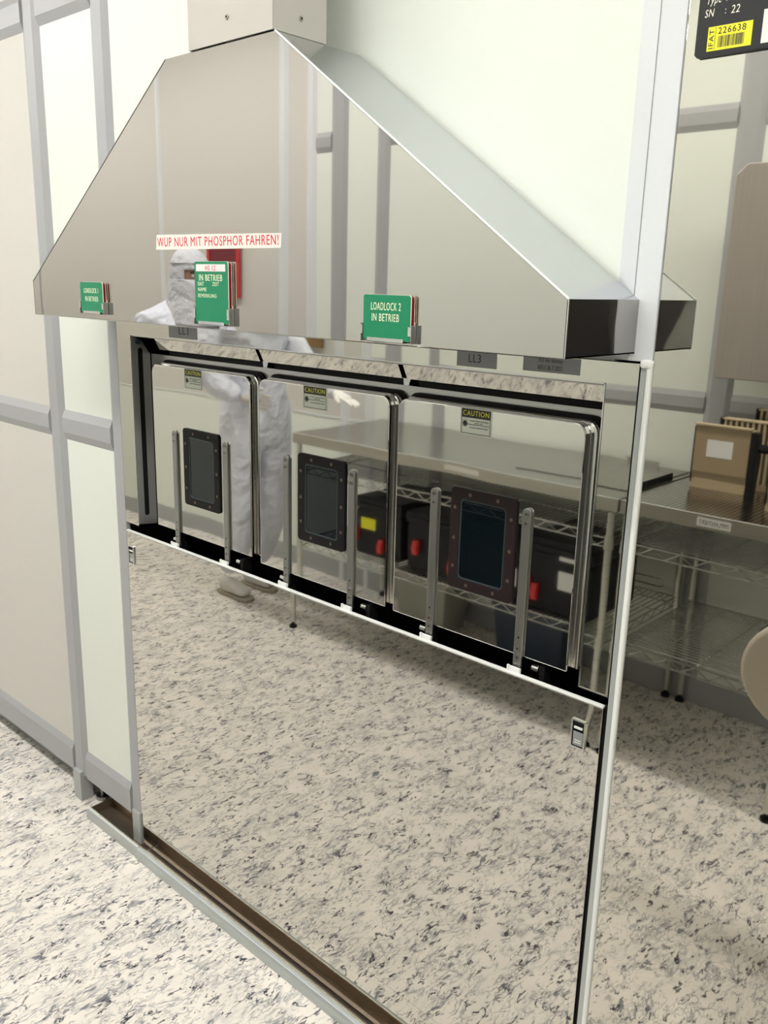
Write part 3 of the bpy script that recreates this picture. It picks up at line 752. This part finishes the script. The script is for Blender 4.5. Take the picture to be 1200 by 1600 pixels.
# ------------------------------------------------------------------ wire racks
def rack(x0, x1, y0, y1, across_x, label, posts_ex=True):
    """y0 = front (towards the machine), y1 = back (more negative)"""
    t = thing('wire_rack', label, 'rack', ((x0 + x1) / 2, (y0 + y1) / 2, 0))
    for px in (x0, x1):
        for py in (y0, y1):
            p = obj('post', MB().cyl((px, py, .03), (px, py, .8), .0127, 12).cyl((px, py, .8), (px, py, .888), .0127, 12), 'rackpost', t, smooth=False)
            obj('post_foot', MB().cyl((px, py, 0), (px, py, .012), .018, 12).cyl((px, py, .01), (px, py, .035), .008, 8), 'blackg', p)
            rings = MB()
            for i in range(17):
                z = .1 + i * .05
                rings.cyl((px, py, z), (px, py, z + .0012), .0131, 12)
            obj('groove', rings, 'sole', p, kind='stuff')
    for z in (.79, .43):
        sh = obj('wire_shelf', MB().path([(x0, y0, z), (x1, y0, z)], .0035).path([(x0, y1, z), (x1, y1, z)], .0035).path([(x0, y0, z), (x0, y1, z)], .0035).path([(x1, y0, z), (x1, y1, z)], .0035)
                 .path([(x0, y0, z - .032), (x1, y0, z - .032)], .003).path([(x0, y1, z - .032), (x1, y1, z - .032)], .003).path([(x0, y0, z - .032), (x0, y1, z - .032)], .003).path([(x1, y0, z - .032), (x1, y1, z - .032)], .003), 'wire', t, 'chromed wire shelf frame')
        zz = MB()
        for (a, b, fx) in ((x0, x1, True), (y0, y1, False)):
            n = max(4, int(abs(b - a) / .045)); n += n % 2
            for other in ((y0, y1) if fx else (x0, x1)):
                pts = []
                for i in range(n + 1):
                    s = a + (b - a) * i / n; h = z - .002 if i % 2 == 0 else z - .030
                    pts.append((s, other, h) if fx else (other, s, h))
                zz.path(pts, .0022, 5)
        obj('truss', zz, 'wire', sh, 'zigzag truss wire', kind='stuff')
        wr = MB()
        if across_x:
            n = int(abs(y1 - y0) / .0225)
            for i in range(1, n): y = y0 + (y1 - y0) * i / n; wr.cyl((x0, y, z + .004), (x1, y, z + .004), .0027, 5)
            for f in (.25, .5, .75): wr.cyl((x0 + (x1 - x0) * f, y0, z), (x0 + (x1 - x0) * f, y1, z), .003, 5)
        else:
            n = int(abs(x1 - x0) / .0225)
            for i in range(1, n): x = x0 + (x1 - x0) * i / n; wr.cyl((x, y0, z + .004), (x, y1, z + .004), .0024, 5)
            for f in (.33, .66): wr.cyl((x0, y0 + (y1 - y0) * f, z), (x1, y0 + (y1 - y0) * f, z), .003, 5)
        obj('shelf_wires', wr, 'wire', sh, 'parallel shelf wires', kind='stuff')
        cl = MB()
        for px in (x0, x1):
            for py in (y0, y1): cl.cyl((px, py, z - .038), (px, py, z + .006), .017, 12, .0145)
        obj('shelf_collar', cl, 'rackpost', sh)
    return t
FY = -1.42
rack(-2.95, -1.345, FY - .01, -2.03, False, 'long chromed wire rack beside the person, black wafer boxes on it')
rack(-1.285, -.725, FY - .01, -2.03, True, 'short chromed wire rack at the right carrying the wafer cassettes')
def tray(x0, x1, label, z=.9365, raised=False):
    t = thing('perforated_tray', label, 'tray', ((x0 + x1) / 2, -1.72, z - .045))
    obj('tray_sheet', MB().box(x0, x1, -2.035, FY, z - .0015, z), 'perf', t, 'perforated steel sheet')
    obj('front_lip', MB().box(x0, x1, FY, FY + .0015, z - .045, z + .001), 'lip', t, 'folded front lip', bevel=.0005)
    obj('lip_edge', MB().box(x0, x1, FY - .001, FY + .002, z - .0002, z + .0018), 'white', t, 'bright top edge')
    obj('side_lip', MB().box(x0, x0 + .0015, -2.035, FY, z - .045, z).box(x1 - .0015, x1, -2.035, FY, z - .045, z), 'lip', t)
    return t
ta = tray(-2.985, -1.320, 'long perforated steel tray on the rack beside the person')
tb = tray(-1.312, -.70, 'short perforated steel tray labelled IMPLANTIERT, carrying tan cassettes')
lb = obj('tray_label', MB().box(-1.052, -.945, FY + .0016, FY + .0022, .9005, .9275), 'paper', tb, 'white label')
text('IMPLANTIERT', -1.045, -.952, .907, .921, FY + .0022, 'ink_black', lb, face=1)
lb = obj('tray_label', MB().box(-2.10, -1.93, FY + .0016, FY + .0022, .905, .9245), 'tape', ta, 'pale label')
# loose raised tray insert lying on the long tray
ins = thing('tray_insert', 'thin loose perforated insert lying at the right end of the long tray', 'tray', (-1.6, -1.8, .9375))
obj('insert_sheet', MB().box(-1.85, -1.345, -2.02, -1.55, .9373, .9395), 'perf', ins)
obj('insert_rim', MB().box(-1.349, -1.344, -1.87, -1.57, .9372, .955), 'blackg', ins, 'dark rim')
obj('insert_upstand', MB().box(-1.60, -1.47, -2.024, -2.006, .9395, .958), 'chrome', ins, 'bright upstand')
wg = thing('wire_guard', 'small bent wire guard standing on the lower shelf', 'guard', (-1.45, -1.9, .436))
obj('guard_wire', MB().path([(-1.56, -1.99, .4365), (-1.56, -1.99, .50), (-1.40, -1.99, .50), (-1.385, -1.99, .49), (-1.385, -1.99, .475), (-1.40, -1.99, .468), (-1.56, -1.99, .468)], .0025), 'wire', wg)

# ------------------------------------------------------------------ wafer cassettes
def cassette(x0, x1, y0, y1, z0, z1, label, ribbed):
    """tan wafer cassette seen from +y"""
    t = thing('wafer_cassette', label, 'cassette', ((x0 + x1) / 2, (y0 + y1) / 2, z0), None)
    if not ribbed:
        prof = [(y0 + .004, z0), (y0 - .004, z0 + .035), (y0 - .002, z0 + .045), (y0 + .003, z0 + .06), (y0 + .003, z1 - .012), (y0 + .009, z1 - .004), (y0 + .009, z1), (y0 - .006, z1), (y0 - .010, z1 - .02), (y0 - .010, z0)]
        obj('end_wall', MB().prism_x(prof, x0, x1), 'tan', t, 'plain tan end wall', bevel=.001)
        obj('top_rim', MB().box(x0 - .002, x1 + .004, y0 - .012, y0 + .011, z1 - .003, z1 + .003), 'tanlight', t, 'pale top rim', bevel=.001)
        obj('name_label', MB().box(x0 + .045, x1 - .055, y0 + .0032, y0 + .0038, z0 + .115, z0 + .175), 'paper', t, 'white paper label')
        for i in range(8):
            y = y0 - .018 - i * (y0 - .018 - y1) / 8
            obj('slot_rib', MB().box(x1 - .02, x1 - .004, y - .0025, y + .0025, z0 + .03, z1 - .01).box(x0 + .004, x0 + .02, y - .0025, y + .0025, z0 + .03, z1 - .01), 'tanlight', t)
        obj('base_bar', MB().box(x0 + .004, x1 - .004, y1, y0 - .01, z0, z0 + .02), 'tan', t)
        obj('side_frame', MB().prism_x([(y0 + .0, z0 + .0), (y0 + .0, z0 + .03), (y0 + .004, z0 + .06), (y0 + .004, z1 - .01), (y0 - .030, z1 - .01), (y0 - .045, z0 + .12), (y0 - .03, z0)], x1, x1 + .026), 'boxblack', t, 'black side frame', bevel=.002)
        obj('side_frame', MB().prism_x([(y0 + .0, z0 + .02), (y0 + .004, z0 + .06), (y0 + .004, z1 - .01), (y0 - .03, z1 - .01), (y0 - .03, z0)], x0 - .004, x0), 'boxblack', t, 'black side frame')
        obj('carry_handle', MB().path([(x1 + .008, y0 - .02, z1 - .06), (x1 + .05, y0 - .02, z1 - .065), (x1 + .085, y0 - .02, z1 - .05), (x1 + .095, y0 - .02, z0 + .05)], .015, 8), 'boxblack', t, 'black carry handle')
    else:
        n = 13
        for i in range(n):
            x = x0 + (x1 - x0) * (i + .5) / n
            obj('slot_rib', MB().box(x - .0042, x + .0042, y1, y0, z0 + .02, z1 - .004), 'tanlight', t, bevel=.001)
        obj('back_web', MB().box(x0, x1, y1, y1 + .008, z0 + .02, z1 - .01), 'tan', t)
        obj('top_rim', MB().box(x0, x1, y1, y0 + .002, z1 - .006, z1), 'tanlight', t, bevel=.001)
        obj('base_bar', MB().box(x0, x1, y1, y0, z0, z0 + .02), 'tan', t)
        obj('side_frame', MB().box(x0 - .008, x0, y1, y0 + .003, z0, z1), 'boxblack', t, 'black side frame')
        obj('side_frame', MB().box(x1, x1 + .008, y1, y0 + .003, z0, z1), 'boxblack', t, 'black side frame')
cassette(-1.240, -1.050, -1.785, -1.855, .9365, 1.162, 'tan wafer cassette with white paper label on its plain end', False)
cassette(-1.195, -.94, -1.895, -1.935, .9365, 1.176, 'ribbed tan cassette right behind the one with the white label', True)
cassette(-1.10, -.84, -1.965, -2.005, .9365, 1.212, 'ribbed tan cassette rearmost on the labelled tray', True)
cassette(-.92, -.76, -1.62, -1.70, .9365, 1.10, 'tan wafer cassette at the front right corner of the labelled tray', False)

# ------------------------------------------------------------------ black wafer boxes and bins
def wbox(x, z0, w, h, label, lat=((.3, .25),), labels=(), yf=-1.48, dpt=.34, yellow=False):
    t = thing('wafer_box', label, 'box', (x, yf - dpt / 2, z0))
    x0, x1 = x - w / 2, x + w / 2
    obj('shell', MB().prism_y(rrect(x0, x1, z0, z0 + h * .8, .02, 3), yf - dpt, yf), 'boxblack', t, bevel=.004)
    obj('lid', MB().prism_y(rrect(x0 - .006, x1 + .006, z0 + h * .8, z0 + h, .012, 3), yf - dpt - .006, yf + .006), 'boxblack', t, 'black lid', bevel=.003)
    obj('lid_rib', MB().box(x0 + .03, x1 - .03, yf + .006, yf + .012, z0 + h * .84, z0 + h * .9), 'boxblack', t)
    for (u, v) in lat:
        lx = x0 + u * w; lz = z0 + v * h
        obj('latch', MB().prism_x([(yf, lz - .03), (yf + .02, lz - .032), (yf + .026, lz), (yf + .016, lz + .03), (yf, lz + .03)], lx - .012, lx + .012), 'latchred', t, 'red latch', bevel=.002)
    for (u, v, lw, lh, m) in labels:
        obj('box_label', MB().box(x0 + u * w, x0 + u * w + lw, yf + .0005, yf + .0015, z0 + v * h, z0 + v * h + lh), m, t, 'yellow label' if m == 'yellow' else 'white label')
wbox(-2.49, .4385, .27, .26, 'black wafer box with yellow label and red latch at the left of the lower shelf', ((.60, .22), (.03, .35)), ((.12, .45, .085, .05, 'yellow'),))
wbox(-2.18, .4385, .27, .25, 'black wafer box with one red latch second from the left', ((.86, .22), (.2, .4)))
wbox(-1.875, .4385, .25, .20, 'lower black wafer box with yellow dot, third from the left', ((.80, .72),), ((.74, .25, .05, .07, 'paper'), (.78, .66, .012, .02, 'yellow')))
wbox(-1.575, .4385, .30, .27, 'tall black wafer box with two white labels at the right end of the shelf', ((.05, .3), (.17, .22)), ((.48, .74, .10, .028, 'paper'), (.48, .33, .09, .07, 'paper')))
def bin_(x0, x1, y0, y1, h, mat, label):
    t = thing('storage_bin', label, 'bin', ((x0 + x1) / 2, (y0 + y1) / 2, 0))
    mb = MB(); c = .02
    ov = [(x0 + c, y1 + c, 0), (x1 - c, y1 + c, 0), (x1 - c, y0 - c, 0), (x0 + c, y0 - c, 0), (x0, y1, h), (x1, y1, h), (x1, y0, h), (x0, y0, h)]
    k = .006
    iv = [(x0 + c + k, y1 + c + k, k), (x1 - c - k, y1 + c + k, k), (x1 - c - k, y0 - c - k, k), (x0 + c + k, y0 - c - k, k), (x0 + k, y1 + k, h), (x1 - k, y1 + k, h), (x1 - k, y0 - k, h), (x0 + k, y0 - k, h)]
    mb.add(ov + iv, [(0, 3, 2, 1), (0, 1, 5, 4), (1, 2, 6, 5), (2, 3, 7, 6), (3, 0, 4, 7), (8, 9, 10, 11), (8, 12, 13, 9), (9, 13, 14, 10), (10, 14, 15, 11), (11, 15, 12, 8), (4, 5, 13, 12), (5, 6, 14, 13), (6, 7, 15, 14), (7, 4, 12, 15)])
    obj('bin_shell', mb, mat, t)
    obj('bin_rim', MB().box(x0 - .006, x1 + .006, y0, y0 + .008, h - .02, h).box(x0 - .006, x1 + .006, y1 - .008, y1, h - .02, h).box(x0 - .008, x0, y1, y0, h - .02, h).box(x1, x1 + .008, y1, y0, h - .02, h), mat, t)
bin_(-2.66, -2.36, -1.79, -2.0, .27, 'bingrey', 'olive grey storage bin on the floor under the rack')
bin_(-2.08, -1.72, -1.79, -2.0, .27, 'binblue', 'dark blue storage bin on the floor under the rack')

# ------------------------------------------------------------------ unseen dark cabinet, added so the hood's end cheek reflects something dark
ct = thing('added_dark_cabinet', 'unseen dark grey cabinet added to darken the reflection in the hood end cheek', 'cabinet', (.75, -1.75, 0))
obj('carcass', MB().box(.2, 1.35, -2.035, -1.50, .06, 1.75), 'cab', ct, bevel=.004)
for i in range(2):
    x0 = .21 + i * .57
    d = obj('cabinet_door', MB().box(x0, x0 + .555, -1.50, -1.482, .08, 1.73), 'cab', ct, bevel=.003)
    hx_ = x0 + (.50 if i == 0 else .055)
    obj('handle', MB().path([(hx_, -1.482, .95), (hx_, -1.45, .95), (hx_, -1.45, 1.12), (hx_, -1.482, 1.12)], .006, 8), 'chrome', d)
for x in (.24, 1.31):
    for y in (-2.0, -1.53): obj('foot', MB().cyl((x, y, 0), (x, y, .06), .02, 12), 'blackg', ct)

# ------------------------------------------------------------------ lab chair (its back shows at the right edge of the mirror)
sl = thing('lab_chair', 'beige lab chair with an oval back, beside the labelled tray', 'chair', (-.24, -.86, 0))
bxc, byc, bzc = -.49, -.90, .72
def oval(a, b, y0, y1, n=36, ax=bxc, az=bzc):
    return MB().prism_y([(ax + a * math.cos(2 * PI * i / n), az + b * math.sin(2 * PI * i / n)) for i in range(n)], y0, y1)
obj('backrest', oval(.200, .160, byc - .03, byc + .012), 'stool', sl, 'oval beige back cushion', bevel=.018, seg=4)
obj('back_shell', oval(.203, .163, byc - .045, byc - .030), 'blackg', sl, 'black back shell', bevel=.004)
obj('back_stem', MB().path([(bxc + .04, byc - .045, bzc - .02), (bxc + .06, byc - .06, .50), (-.30, -.87, .44)], .014, 8), 'chrome', sl)
def lathe(prof, cx, cy, n=40):
    mb = MB(); vs = []
    for r, z in prof:
        for i in range(n):
            a = 2 * PI * i / n; vs.append((cx + r * math.cos(a), cy + r * math.sin(a), z))
    fs = []
    for k in range(len(prof) - 1):
        for i in range(n):
            j = (i + 1) % n; fs.append((k * n + i, k * n + j, (k + 1) * n + j, (k + 1) * n + i))
    fs.append(tuple(range(n - 1, -1, -1))); fs.append(tuple(range((len(prof) - 1) * n, len(prof) * n)))
    return mb.add(vs, fs)
sx, sy, sz = -.20, -.84, .50
obj('seat', lathe([(.165, sz - .045), (.185, sz - .035), (.193, sz - .018), (.185, sz - .004), (.165, sz), (.08, sz + .003), (.02, sz + .004)], sx, sy), 'stool', sl, 'round beige seat', smooth=True)
obj('seat_pan', MB().cyl((sx, sy, sz - .062), (sx, sy, sz - .046), .15, 24), 'blackg', sl, 'black seat pan')
obj('column', MB().cyl((sx, sy, .08), (sx, sy, sz - .06), .022, 16).cyl((sx, sy, .08), (sx, sy, .35), .032, 16), 'chrome', sl, 'chrome column')
for i in range(5):
    a = 2 * PI * i / 5 + .3
    ex, ey = sx + .2 * math.cos(a), sy + .2 * math.sin(a)
    lg = obj('base_arm', MB().cyl((sx, sy, .085), (ex, ey, .06), .018, 8, .012), 'chrome', sl)
    obj('glide', MB().cyl((ex, ey, 0), (ex, ey, .06), .022, 12, .014), 'blackg', lg)

# ------------------------------------------------------------------ the colleague in clean room clothing (seen in the mirrors)
def skinned(name, pts, edges, mat, parent, sub=2, root=0, label=None):
    me = bpy.data.meshes.new(name)
    me.from_pydata([p[0] for p in pts], edges, [])
    me.materials.append(M[mat])
    o = bpy.data.objects.new(name, me); COL.objects.link(o)
    sk = o.modifiers.new('skin', 'SKIN'); sk.use_smooth_shade = True
    for i, p in enumerate(pts):
        r = p[1]; r = (r, r) if not isinstance(r, tuple) else r
        me.skin_vertices[0].data[i].radius = r
        me.skin_vertices[0].data[i].use_root = (i == root)
    ss = o.modifiers.new('sub', 'SUBSURF'); ss.levels = sub; ss.render_levels = sub
    bpy.context.view_layer.update()
    ev = o.evaluated_get(bpy.context.evaluated_depsgraph_get())
    m2 = bpy.data.meshes.new_from_object(ev)
    o.modifiers.clear(); o.data = m2; bpy.data.meshes.remove(me)
    if parent is not None: o.parent = parent; o.location = -world_loc(parent)
    if label: o['label'] = label
    return o
PX, PY = -3.42, -1.55
pe = thing('person', 'person in white clean room overall, hood and mask, one arm over the rack', 'person', (PX, PY, 0))
P = [((PX, PY, .95), (.15, .19)),               # 0 pelvis
     ((PX + .01, PY, 1.12), (.135, .165)),      # 1 waist
     ((PX + .02, PY, 1.30), (.145, .20)),       # 2 chest
     ((PX + .03, PY, 1.41), (.11, .15)),        # 3 upper chest
     ((PX + .05, PY, 1.50), (.075, .085)),      # 4 neck base
     ((PX + .07, PY, 1.57), .072),              # 5 neck
     ((PX + .0, PY + .20, 1.40), .078),         # 6 L shoulder
     ((PX - .01, PY + .275, 1.14), .066),       # 7 L elbow
     ((PX + .10, PY + .17, 1.065), .050),       # 8 L wrist
     ((PX + .02, PY - .20, 1.40), .078),        # 9 R shoulder
     ((PX + .27, PY - .16, 1.19), .066),        # 10 R elbow
     ((PX + .555, PY - .02, 1.115), .046),       # 11 R wrist
     ((PX + .0, PY + .11, .86), .118),          # 12 L hip
     ((PX + .0, PY + .09, .48), .086),         # 13 L knee
     ((PX - .10, PY + .06, .12), .058),         # 14 L ankle
     ((PX + .0, PY - .11, .86), .118),          # 15
     ((PX + .0, PY - .12, .48), .086),         # 16
     ((PX - .125, PY - .125, .12), .058),        # 17
     ((PX + .02, PY + .20, 1.27), .066), ((PX + .16, PY - .19, 1.28), .066)]
Ed = [(0, 1), (1, 2), (2, 3), (3, 4), (4, 5), (3, 6), (6, 18), (18, 7), (7, 8), (3, 9), (9, 19), (19, 10), (10, 11), (0, 12), (12, 13), (13, 14), (0, 15), (15, 16), (16, 17)]
P[18] = ((PX - .005, PY + .25, 1.27), .070)
P[19] = ((PX + .13, PY - .19, 1.29), .070)
obj_body = skinned('overall', P, Ed, 'suit', pe, 2, 0, 'white clean room overall')
# head
hx, hy, hz = PX + .085, PY + .01, 1.615
def ellip(cx, cy, cz, rx, ry, rz, n=24, m=16, f=None):
    mb = MB(); vs = []; fs = []
    for j in range(m + 1):
        th = PI * j / m
        for i in range(n):
            a = 2 * PI * i / n
            d = Vector((math.sin(th) * math.cos(a), math.sin(th) * math.sin(a), math.cos(th)))
            s = f(d) if f else 1
            vs.append((cx + d.x * rx * s, cy + d.y * ry * s, cz + d.z * rz * s))
    for j in range(m):
        for i in range(n):
            k = (i + 1) % n
            fs.append((j * n + i, j * n + k, (j + 1) * n + k, (j + 1) * n + i))
    return mb.add(vs, fs)
obj('head', ellip(hx, hy, hz, .094, .076, .122), 'skin', pe, 'strip of face at the eyes', smooth=True)
# hood cloth: shell with an eye opening, pleated crown and mask
def shell(zlo, zhi, grow, hole=None, name='hood_cloth', mat='hoodcloth', lab=None, fl=0, n=48, m=28, pleat=0, front=0):
    mb = MB(); vs = []; idx = {}
    for j in range(m + 1):
        z = zlo + (zhi - zlo) * j / m
        q = (z - hz) / .128
        base = math.sqrt(max(.02, 1 - min(.98, q * q))) if z > hz - .02 else 1.0 + fl * (hz - .02 - z)
        for i in range(n):
            a = 2 * PI * i / n
            rr = base
            px = math.cos(a); bulge = front * max(0, px) ** 3 * max(0, 1 - abs((z - (hz - .055)) / .07))
            pl = 1 + (pleat * math.sin(a * 22) if pleat else .012 * math.sin(a * 5 + z * 40))
            vs.append((hx + px * (.098 + grow) * rr * pl + bulge, hy + math.sin(a) * (.082 + grow) * rr * pl, z))
            idx[(j, i)] = len(vs) - 1
    fs = []
    for j in range(m):
        for i in range(n):
            k = (i + 1) % n
            a = 2 * PI * (i + .5) / n; a = a if a < PI else a - 2 * PI
            z = zlo + (zhi - zlo) * (j + .5) / m
            if hole and abs(a) < hole[0] and hole[1] < z < hole[2]: continue
            fs.append((idx[(j, i)], idx[(j, k)], idx[(j + 1, k)], idx[(j + 1, i)]))
    if zhi > hz + .1:
        fs.append(tuple(idx[(m, i)] for i in range(n)))
    mb.add(vs, fs)
    o = obj(name, mb, mat, pe, lab, smooth=True)
    so = o.modifiers.new('solid', 'SOLIDIFY'); so.thickness = .003
    return o
shell(hz - .205, hz + .122, .006, (.95, hz - .022, hz + .030), lab='white clean room hood', fl=2.7)
shell(hz + .055, hz + .128, .012, None, 'pleated_cap', 'hoodcloth', 'gathered cap edge', pleat=.022)
shell(hz - .165, hz - .012, .013, None, 'face_mask', 'hoodcloth', 'white face mask and collar', fl=1.3, front=.026)
for s in (-1, 1):
    obj('eye', ellip(hx + .083, hy + s * .031, hz + .003, .011, .013, .008, 12, 8), 'eyewhite', pe, smooth=True)
    obj('iris', ellip(hx + .092, hy + s * .031, hz + .003, .003, .005, .005, 10, 6), 'hairdark', pe, smooth=True)
    obj('eyebrow', MB().path([(hx + .083, hy + s * .048, hz + .017), (hx + .094, hy + s * .032, hz + .022), (hx + .096, hy + s * .016, hz + .018)], .0035, 6), 'hairdark', pe)
obj('nose', ellip(hx + .095, hy, hz - .018, .014, .012, .022, 12, 8), 'skin', pe, smooth=True)
# gloved hands: palm plus five tapering fingers, each its own chain
def hand(w, d, side, up, curl, mat, lab):
    """w wrist, d hand direction, side = towards the thumb, up = back of the hand"""
    w = Vector(w); d = Vector(d).normalized(); side = Vector(side); side = (side - d * side.dot(d)).normalized(); up = d.cross(side)
    if up.z < 0: up = -up
    pts = [(tuple(w - d * .03), (.030, .026)), (tuple(w), (.029, .022)), (tuple(w + d * .045), (.038, .017)), (tuple(w + d * .075), (.038, .014))]
    ed = [(0, 1), (1, 2), (2, 3)]
    o = skinned('gloved_hand', pts, ed, mat, pe, 2, 0, lab)
    for i, (off, ln) in enumerate(((.030, .072), (.010, .082), (-.010, .077), (-.029, .060))):
        b = w + d * .070 + side * off
        sp = side * off * .35
        dirs = [d, (d - up * curl).normalized(), (d - up * curl * 2).normalized()]
        q = [b, b + (dirs[0] + sp).normalized() * ln * .42]
        q.append(q[-1] + (dirs[1] + sp).normalized() * ln * .32); q.append(q[-1] + (dirs[2] + sp).normalized() * ln * .26)
        skinned('finger', [(tuple(v), r) for v, r in zip(q, (.0095, .009, .0083, .007))], [(0, 1), (1, 2), (2, 3)], mat, pe, 1)
    b = w + d * .02 + side * .026
    q = [b, b + (d * .7 + side * .7).normalized() * .035, b + (d * .7 + side * .7).normalized() * .035 + (d * .9 + side * .3 - up * .2).normalized() * .03]
    q.append(q[-1] + (d * .95 + side * .1 - up * .25).normalized() * .022)
    skinned('thumb', [(tuple(v), r) for v, r in zip(q, (.0125, .011, .010, .0085))], [(0, 1), (1, 2), (2, 3)], mat, pe, 1)
hand((PX + .58, PY - .01, 1.11), (1, .12, -.22), (0, 1, .1), None, .12, 'glove', 'white gloved hand over the rack')
hand((PX + .125, PY + .155, 1.06), (.9, -.45, -.12), (.1, 0, 1), None, .25, 'gloveg', 'grey gloved hand before the belly')
for s, ax in ((.055, -.075), (-.125, -.10)):
    fx, fy = PX + ax, PY + s
    b = skinned('shoe', [((fx - .075, fy, .052), (.036, .032)), ((fx - .03, fy, .062), (.044, .046)), ((fx + .03, fy, .052), (.042, .036)), ((fx + .085, fy, .044), (.046, .028)), ((fx + .125, fy, .038), (.034, .020))],
                [(0, 1), (1, 2), (2, 3), (3, 4)], 'shoe', pe, 2, 1, 'white perforated shoe')
    obj('sole', MB().prism_z([(fx - .10, fy - .030), (fx - .06, fy - .040), (fx + .04, fy - .036), (fx + .10, fy - .043), (fx + .145, fy - .026), (fx + .155, fy), (fx + .145, fy + .026), (fx + .10, fy + .043), (fx + .04, fy + .036), (fx - .06, fy + .040), (fx - .10, fy + .030)], 0, .022), 'sole', pe, 'tan sole', bevel=.006)
